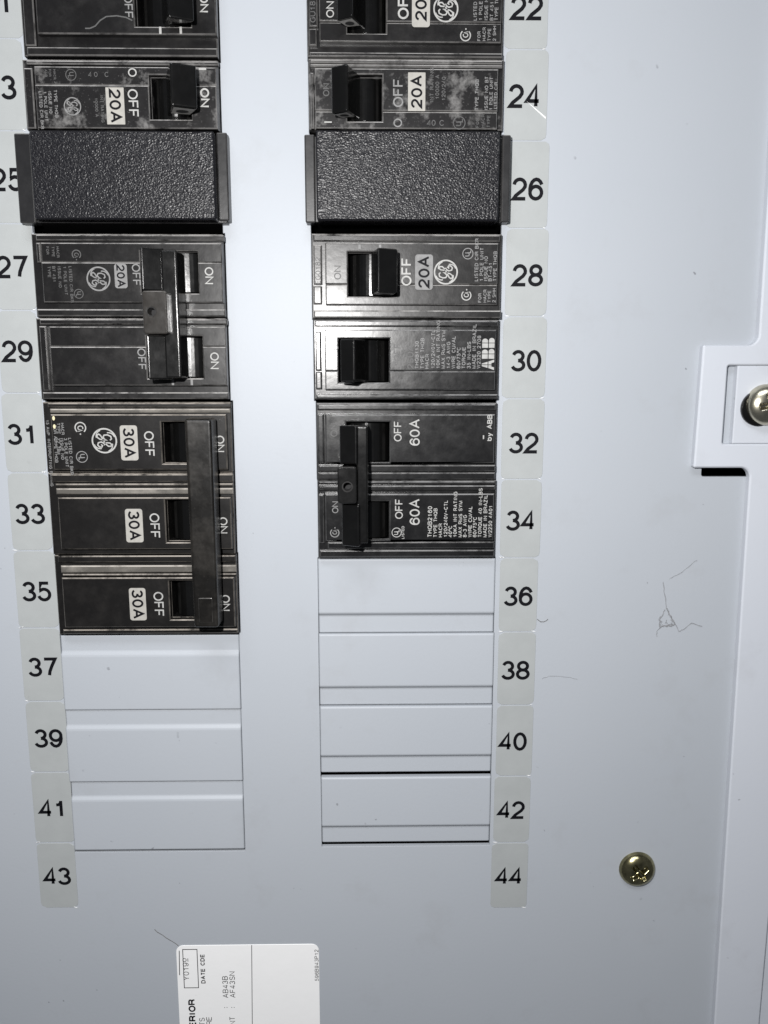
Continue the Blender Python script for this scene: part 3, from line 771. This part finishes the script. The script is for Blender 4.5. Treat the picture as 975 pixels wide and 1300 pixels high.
# dark inside of the enclosure
bm = bmesh.new()
slab(bm, rectpoly((-335, -335, 265, 335)), -62, -60, 0)
def wallbox(r, z0, z1): slab(bm, rectpoly(r), z0, z1, 0)
wallbox((-335, -335, -331, 335), -60, -2); wallbox((261, -335, 265, 335), -60, -2)
wallbox((-331, -335, 261, -331), -60, -2); wallbox((-331, 331, 261, 335), -60, -2)
back = obj('enclosure_back', bm, DARK); back['kind'] = 'structure'

# ================================================================== TRIM on the right with screwed tab
ZTR = 2.6
edge_x = [U(975, 230, ZTR), U(963, 420, ZTR), U(955, 605, ZTR), U(932, 930, ZTR), U(906, 1300, ZTR)]
tt, tb = U(925, 438, ZTR)[1], U(925, 594, ZTR)[1]
tl = U(888, 515, ZTR)[0]
yt, ybm = 328.0, -328.0
def ex(y):                     # gently leaning trim edge (least squares through the readings)
    n = len(edge_x); my = sum(p[1] for p in edge_x)/n; mx = sum(p[0] for p in edge_x)/n
    k = sum((p[1]-my)*(p[0]-mx) for p in edge_x)/sum((p[1]-my)**2 for p in edge_x)
    return mx+k*(y-my)
XR_ = U(969, 1250, ZTR)[0]
fr = 3.0
poly = [(ex(ybm), ybm), (XR_, ybm), (XR_, yt), (ex(yt), yt)]
x1 = ex(tt); x2 = ex(tb)
for i in range(7):             # fillet above the tab
    a = math.radians(0-90*i/6); poly.append((x1-fr+fr*math.cos(a), tt+fr+fr*math.sin(a)))
poly += [(tl+.4, tt), (tl, tt-.4), (tl-.5, tb+.4), (tl-.1, tb)]
for i in range(7):
    a = math.radians(90-90*i/6); poly.append((x2-fr+fr*math.cos(a), tb-fr+fr*math.sin(a)))
win = R(921, 464, 1020, 563.5, ZTR)
win = (win[0], win[1], min(win[2], XR_-2.5), win[3])
tr = thing('trim_frame', 'pale raised trim strip with a tab and window around a screw', 'trim', (110, 0, 0))
obj('trim_strip', newslab(ccw(poly), .02, ZTR, .45, holes=[rounded(win, .6, 4)]), TRIMP, tr)
lowp = rectpoly((XR_+.15, ybm, 258, yt))
obj('outer_flange', newslab(lowp, .02, 1.0, .3), TRIMP, tr)
# bracket plate seen through the window
bp = R(929, 458, 1040, 569, 2.4)
bp = (U(933, 515, 2.2)[0], win[1]-.6, win[2]-.2, win[3]+.6)
obj('bracket_plate', newslab(rectpoly((bp[0], win[1]+.05, bp[2], win[3]-.05)), .1, 2.2, .2), TRIMP, tr)

# ================================================================== SCREWS
def screw(label, cx, cy, z0, rad, ht, mat, turn):
    bm = bmesh.new(); nr, na = 26, 72
    t0 = math.radians(turn)
    def zz(x, y):
        r = math.hypot(x, y)/rad
        z = ht*(1-(r**2.6))**.55 if r < 1 else 0
        u = x*math.cos(t0)+y*math.sin(t0); v = -x*math.sin(t0)+y*math.cos(t0)
        d = min(max(abs(u)-rad*.50, abs(v)-rad*.11), max(abs(v)-rad*.50, abs(u)-rad*.11))
        k = min(max(-d/(rad*.10)+.5, 0), 1)
        return z - k*ht*.62*(1-.6*r)
    c = bm.verts.new((cx, cy, z0+zz(0, 0))); prev = None
    for i in range(1, nr+1):
        r = rad*(i/nr)**.9
        ring = [bm.verts.new((cx+r*math.cos(2*math.pi*k/na), cy+r*math.sin(2*math.pi*k/na), z0+zz(r*math.cos(2*math.pi*k/na), r*math.sin(2*math.pi*k/na)))) for k in range(na)]
        for k in range(na):
            if prev is None: bm.faces.new((c, ring[k], ring[(k+1) % na]))
            else: bm.faces.new((prev[k], ring[k], ring[(k+1) % na], prev[(k+1) % na]))
        prev = ring
    low = [bm.verts.new((v.co.x, v.co.y, z0-1.0)) for v in prev]
    for k in range(na): bm.faces.new((prev[k], low[k], low[(k+1) % na], prev[(k+1) % na]))
    t = thing('screw', label, 'screw', (cx, cy, z0), 'panel screws')
    head = obj('head', bm, mat, t, smooth=True)
    bm = bmesh.new(); tube(bm, [(cx, cy, z0-.5), (cx, cy, z0-14)], rad*.42, 16); obj('shank', bm, mat, t, smooth=True)
    return t
c = U(811, 1107, 2.0); screw('yellowish cross-head screw in the grey sheet near sticker 44', c[0], c[1], .02, 23*mmpp(811, 1107, 1.5), 3.4, BRASS, 38)
c = U(977, 514, 5.0)
sc2 = screw('bright cross-head screw in the window of the trim tab', c[0], c[1], 2.2+1.0, 6.4, 3.6, ZINC, 12)
bm = bmesh.new()
wx, wy = c[0]-2.2, c[1]-1.1
slab(bm, [(wx+5.6*math.cos(2*math.pi*i/36), wy+5.6*math.sin(2*math.pi*i/36)) for i in range(36)], 2.1, 3.25, .2)
obj('washer', bm, TOGGLE, sc2)

# ================================================================== NUMBER STICKERS
yR = [-45, 63, 179, 290, 402, 506, 608.5, 708, 802, 895, 985, 1069.5, 1152.5]
xR = [(641, 696), (641, 695), (642, 696), (642, 695), (638, 693), (637, 690), (635.5, 686.5), (634, 682), (632, 679), (630, 676), (627, 672.5), (623.5, 669.5)]
cR = [(669, 10), (666, 122), (670, 240), (670, 349.5), (668, 458), (665, 562.5), (661, 661), (658, 757), (654.5, 851), (651, 941.5), (649, 1028.5), (646, 1112.5)]
yL = [-62, 49, 166, 284, 394, 499, 600, 699, 797, 890, 980, 1069.5, 1152.5]
xL = [(-28, 26), (-20, 31), (-14, 38), (-8, 43.5), (-1, 49), (5, 56), (13, 64), (20.5, 72), (28, 78.5), (35.5, 85.5), (42.5, 92), (49.5, 97)]
cL = [(-5, 2), (0, 111), (9, 228), (15, 339), (22, 446), (28.5, 551.5), (38, 652.5), (46.5, 751), (54, 847), (61.5, 937.5), (67, 1026.5), (72.5, 1112.5)]
BESIDE = {21: 'clipped at the left end of the uppermost left breaker', 22: 'beside the uppermost right breaker with a round emblem', 23: 'half cut off beside the dusty left breaker', 24: 'creased across, beside the dusty right breaker',
 25: 'half hidden by the left grained filler', 26: 'tucked against the right grained filler', 27: 'beside the upper pole with the round emblem and drilled tie', 28: 'beside the 20A breaker set to OFF', 29: 'beside the unmarked lower pole with the drilled tie',
 30: 'beside the big block lettering', 31: 'beside the emblem pole of the triple breaker', 32: 'beside the upper 60A pole', 33: 'beside the middle pole of the triple breaker', 34: 'beside the lower 60A pole full of fine print',
 35: 'beside the lowest pole of the triple breaker', 36: 'beside the blank plate directly under the 60A breaker', 37: 'beside the blank plate directly under the triple breaker', 38: 'beside the second blank plate under the 60A breaker',
 39: 'beside the middle blank plate under the triple breaker', 40: 'beside the third blank plate under the 60A breaker', 41: 'beside the lowest blank plate under the triple breaker', 42: 'beside the lowest blank plate under the 60A breaker',
 43: 'that ends its strip above the white information label', 44: 'that ends its strip level with the yellowish screw'}
def sticker(num, xs, y0, y1, c):
    r = R(xs[0], y0+.8, xs[1], y1-.8, 0)
    if num % 2:  r = (r[0], r[1], min(r[2], -104.75 if num > 36 else r[2]), r[3])
    ch = .9
    xa, ya, xb, yb = r
    q = [random.uniform(1.0, 1.8) for _ in range(4)]
    p = [(xa+q[0], ya), (xb-q[1], ya), (xb-.25, ya+q[1]*.5), (xb, ya+q[1]*1.2), (xb, yb-q[2]*1.2), (xb-.25, yb-q[2]*.5), (xb-q[2], yb), (xa+q[3], yb), (xa+.25, yb-q[3]*.5), (xa, yb-q[3]*1.2), (xa, ya+q[0]*1.2), (xa+.25, ya+q[0]*.5)]
    o = ((xa+xb)/2, (ya+yb)/2, 0)
    t = thing('number_sticker', 'pale sticker reading %d %s' % (num, BESIDE[num]), 'sticker', o, 'circuit number stickers')
    film = obj('film', newslab(p, .01, .14, .05), STICK, t)
    cc = U(c[0], c[1], .2)
    bm = bmesh.new(); text(bm, str(num), cc[0], cc[1], 6.65, .19, 0, .16, squeeze=.90, track=.06)
    obj('numeral', bm, BLACKP, t)
    if num == 24:
        p0, p1 = U(668, 128, .2), U(693, 149.5, .2)
        obj('crease', newslab([(p0[0], p0[1]), (p1[0]-.1, p1[1]-.28), (p1[0], p1[1]), (p1[0]-.1, p1[1]+.25)], .1, .24, .04), WHITES, t)
    for k in range(random.choice((1, 1, 2))):      # frayed slivers of backing at the perforated corners
        bx = xb-.9 if random.random() < .5 else xa+.7
        if num % 2 and bx > 0: continue
        L_ = random.uniform(.8, 2.2); a_ = random.uniform(-.9, .9)
        q = [(bx-L_*math.cos(a_)/2, ya-.02-L_*math.sin(a_)/4), (bx, ya-.14), (bx+L_*math.cos(a_)/2, ya+L_*math.sin(a_)/4), (bx, ya+.10)]
        obj('torn_sliver', newslab(q, .13, .26, .03), WHITES, t)
for i in range(12): sticker(22+2*i, xR[i], yR[i], yR[i+1], cR[i])
for i in range(12): sticker(21+2*i, xL[i], yL[i], yL[i+1], cL[i])

# ================================================================== INFORMATION STICKER at the bottom
r = R(225.5, 1199, 405.5, 1290, 0)
r = (r[0], -205, r[2], r[3])
t = thing('information_label', 'white rounded information label with date code box and sideways print', 'label', ((r[0]+r[2])/2, r[3]-20, 0))
obj('card', newslab(rounded(r, 2.6, 6), .01, .18, .06), WHITES, t)
zi = .22
def dividers(bm):
    for a, b, w in (((319.5, 1199.8), (320.5, 1330), .11), ((227.5, 1207), (228, 1238), .13)):
        p, q = U(*a, zi), U(*b, zi); slab(bm, [(p[0]-w, p[1]), (p[0]+w, p[1]), (q[0]+w, q[1]), (q[0]-w, q[1])], zi-.05, zi, 0)
    bx = R(232.5, 1205, 251.5, 1254.5, zi)
    for a in ((bx[0], bx[1], bx[0]+.25, bx[3]), (bx[2]-.25, bx[1], bx[2], bx[3]), (bx[0], bx[1], bx[2], bx[1]+.25), (bx[0], bx[3]-.25, bx[2], bx[3])):
        slab(bm, rectpoly(a), zi-.05, zi, 0)
printed(t, 'ruled_line', BLACKP, dividers)
printed(t, 'date_code', BLACKP, lambda bm: T(bm, 'Y019&', 236, 1230.5, 7.5, zi+.02, CCW, .10, track=.16))
printed(t, 'printed_text', BLACKP, lambda bm: (T(bm, 'DATE CDE', 257.5, 1230, 5.5, zi, CCW, .2, track=.12),
    T(bm, 'AB43B', 286, 1253, 7, zi, CCW, .11, track=.16), T(bm, 'AF43SN', 295, 1250, 7, zi, CCW, .11, track=.16),
    T(bm, ':', 286, 1279, 7, zi, CCW, .14), T(bm, ':', 295, 1279, 7, zi, CCW, .14),
    T(bm, 'EQUIPMENT', 295, 1322, 7, zi, CCW, .11, track=.14) if False else T(bm, 'NT', 295, 1296, 7, zi, CCW, .11, track=.14),
    T(bm, 'TS', 256.5, 1297, 7, zi, CCW, .11), T(bm, 'RE', 265.5, 1296, 7, zi, CCW, .11),
    T(bm, 'INTERIOR', 244.5, 1296, 9, zi, CCW, .22, track=.08),
    T(bm, '596B943P12', 402, 1225.5, 5, zi, CCW, .12, track=.18)))

# ================================================================== small dirt that lies on the sheet
def strand(bm, pts, w, z=.2):
    n = len(pts)
    tube(bm, [(*U(x, y, z), z + .12*math.sin(i*1.7)) for i, (x, y) in enumerate(pts)], w, 5)
bm = bmesh.new()
rnd = random.Random(3)
def wob(pts, k=.8, sub=4):
    out = []
    for a, b in zip(pts, pts[1:]):
        for i in range(sub):
            f = i/sub; out.append((a[0]+(b[0]-a[0])*f+rnd.uniform(-k, k), a[1]+(b[1]-a[1])*f+rnd.uniform(-k, k)))
    return out+[pts[-1]]
strand(bm, wob([(842, 739), (844, 755), (846, 773)], .5), .10)
strand(bm, wob([(850, 734), (862, 729), (874, 719), (885, 711)], .5), .06)
for w_, k_ in ((.14, 1.0), (.10, 1.4), (.07, 1.8)):
    strand(bm, wob([(846, 772), (851, 782), (857, 793), (848, 794), (837, 796), (838, 786), (844, 774)], k_, 5), w_)
strand(bm, wob([(857, 791), (862, 801), (868, 799), (878, 791), (891, 795)], .5), .10)
strand(bm, wob([(838, 796), (834, 802), (834, 808)], .6), .08)
for _ in range(10):
    x, y = rnd.uniform(839, 855), rnd.uniform(782, 795)
    strand(bm, [(x, y), (x+rnd.uniform(-4, 4), y+rnd.uniform(-4, 4))], .09)
tag(obj('cobweb', bm, WEB, origin=base_of(847, 785)), 'small grey torn cobweb stuck to the bare sheet beside the trim', 'cobweb')
bm = bmesh.new(); strand(bm, [(682, 786), (686, 789), (690, 789.5), (694, 788), (695.5, 786)], .10)
tag(obj('lint', bm, HAIR, origin=base_of(690, 788)), 'tiny dark curl of lint beside sticker 36', 'lint')
bm = bmesh.new(); strand(bm, wob([(196, 1180), (210, 1190), (227, 1201)], .3), .09)
tag(obj('lint', bm, HAIR, origin=base_of(210, 1190)), 'thin dark straight fibre touching the corner of the white information label', 'lint')
bm = bmesh.new(); strand(bm, wob([(688, 861), (700, 858), (715, 859), (733, 862)], .6), .05)
tag(obj('lint', bm, WEB, origin=base_of(710, 860)), 'faint grey thread lying beside sticker 38', 'lint')
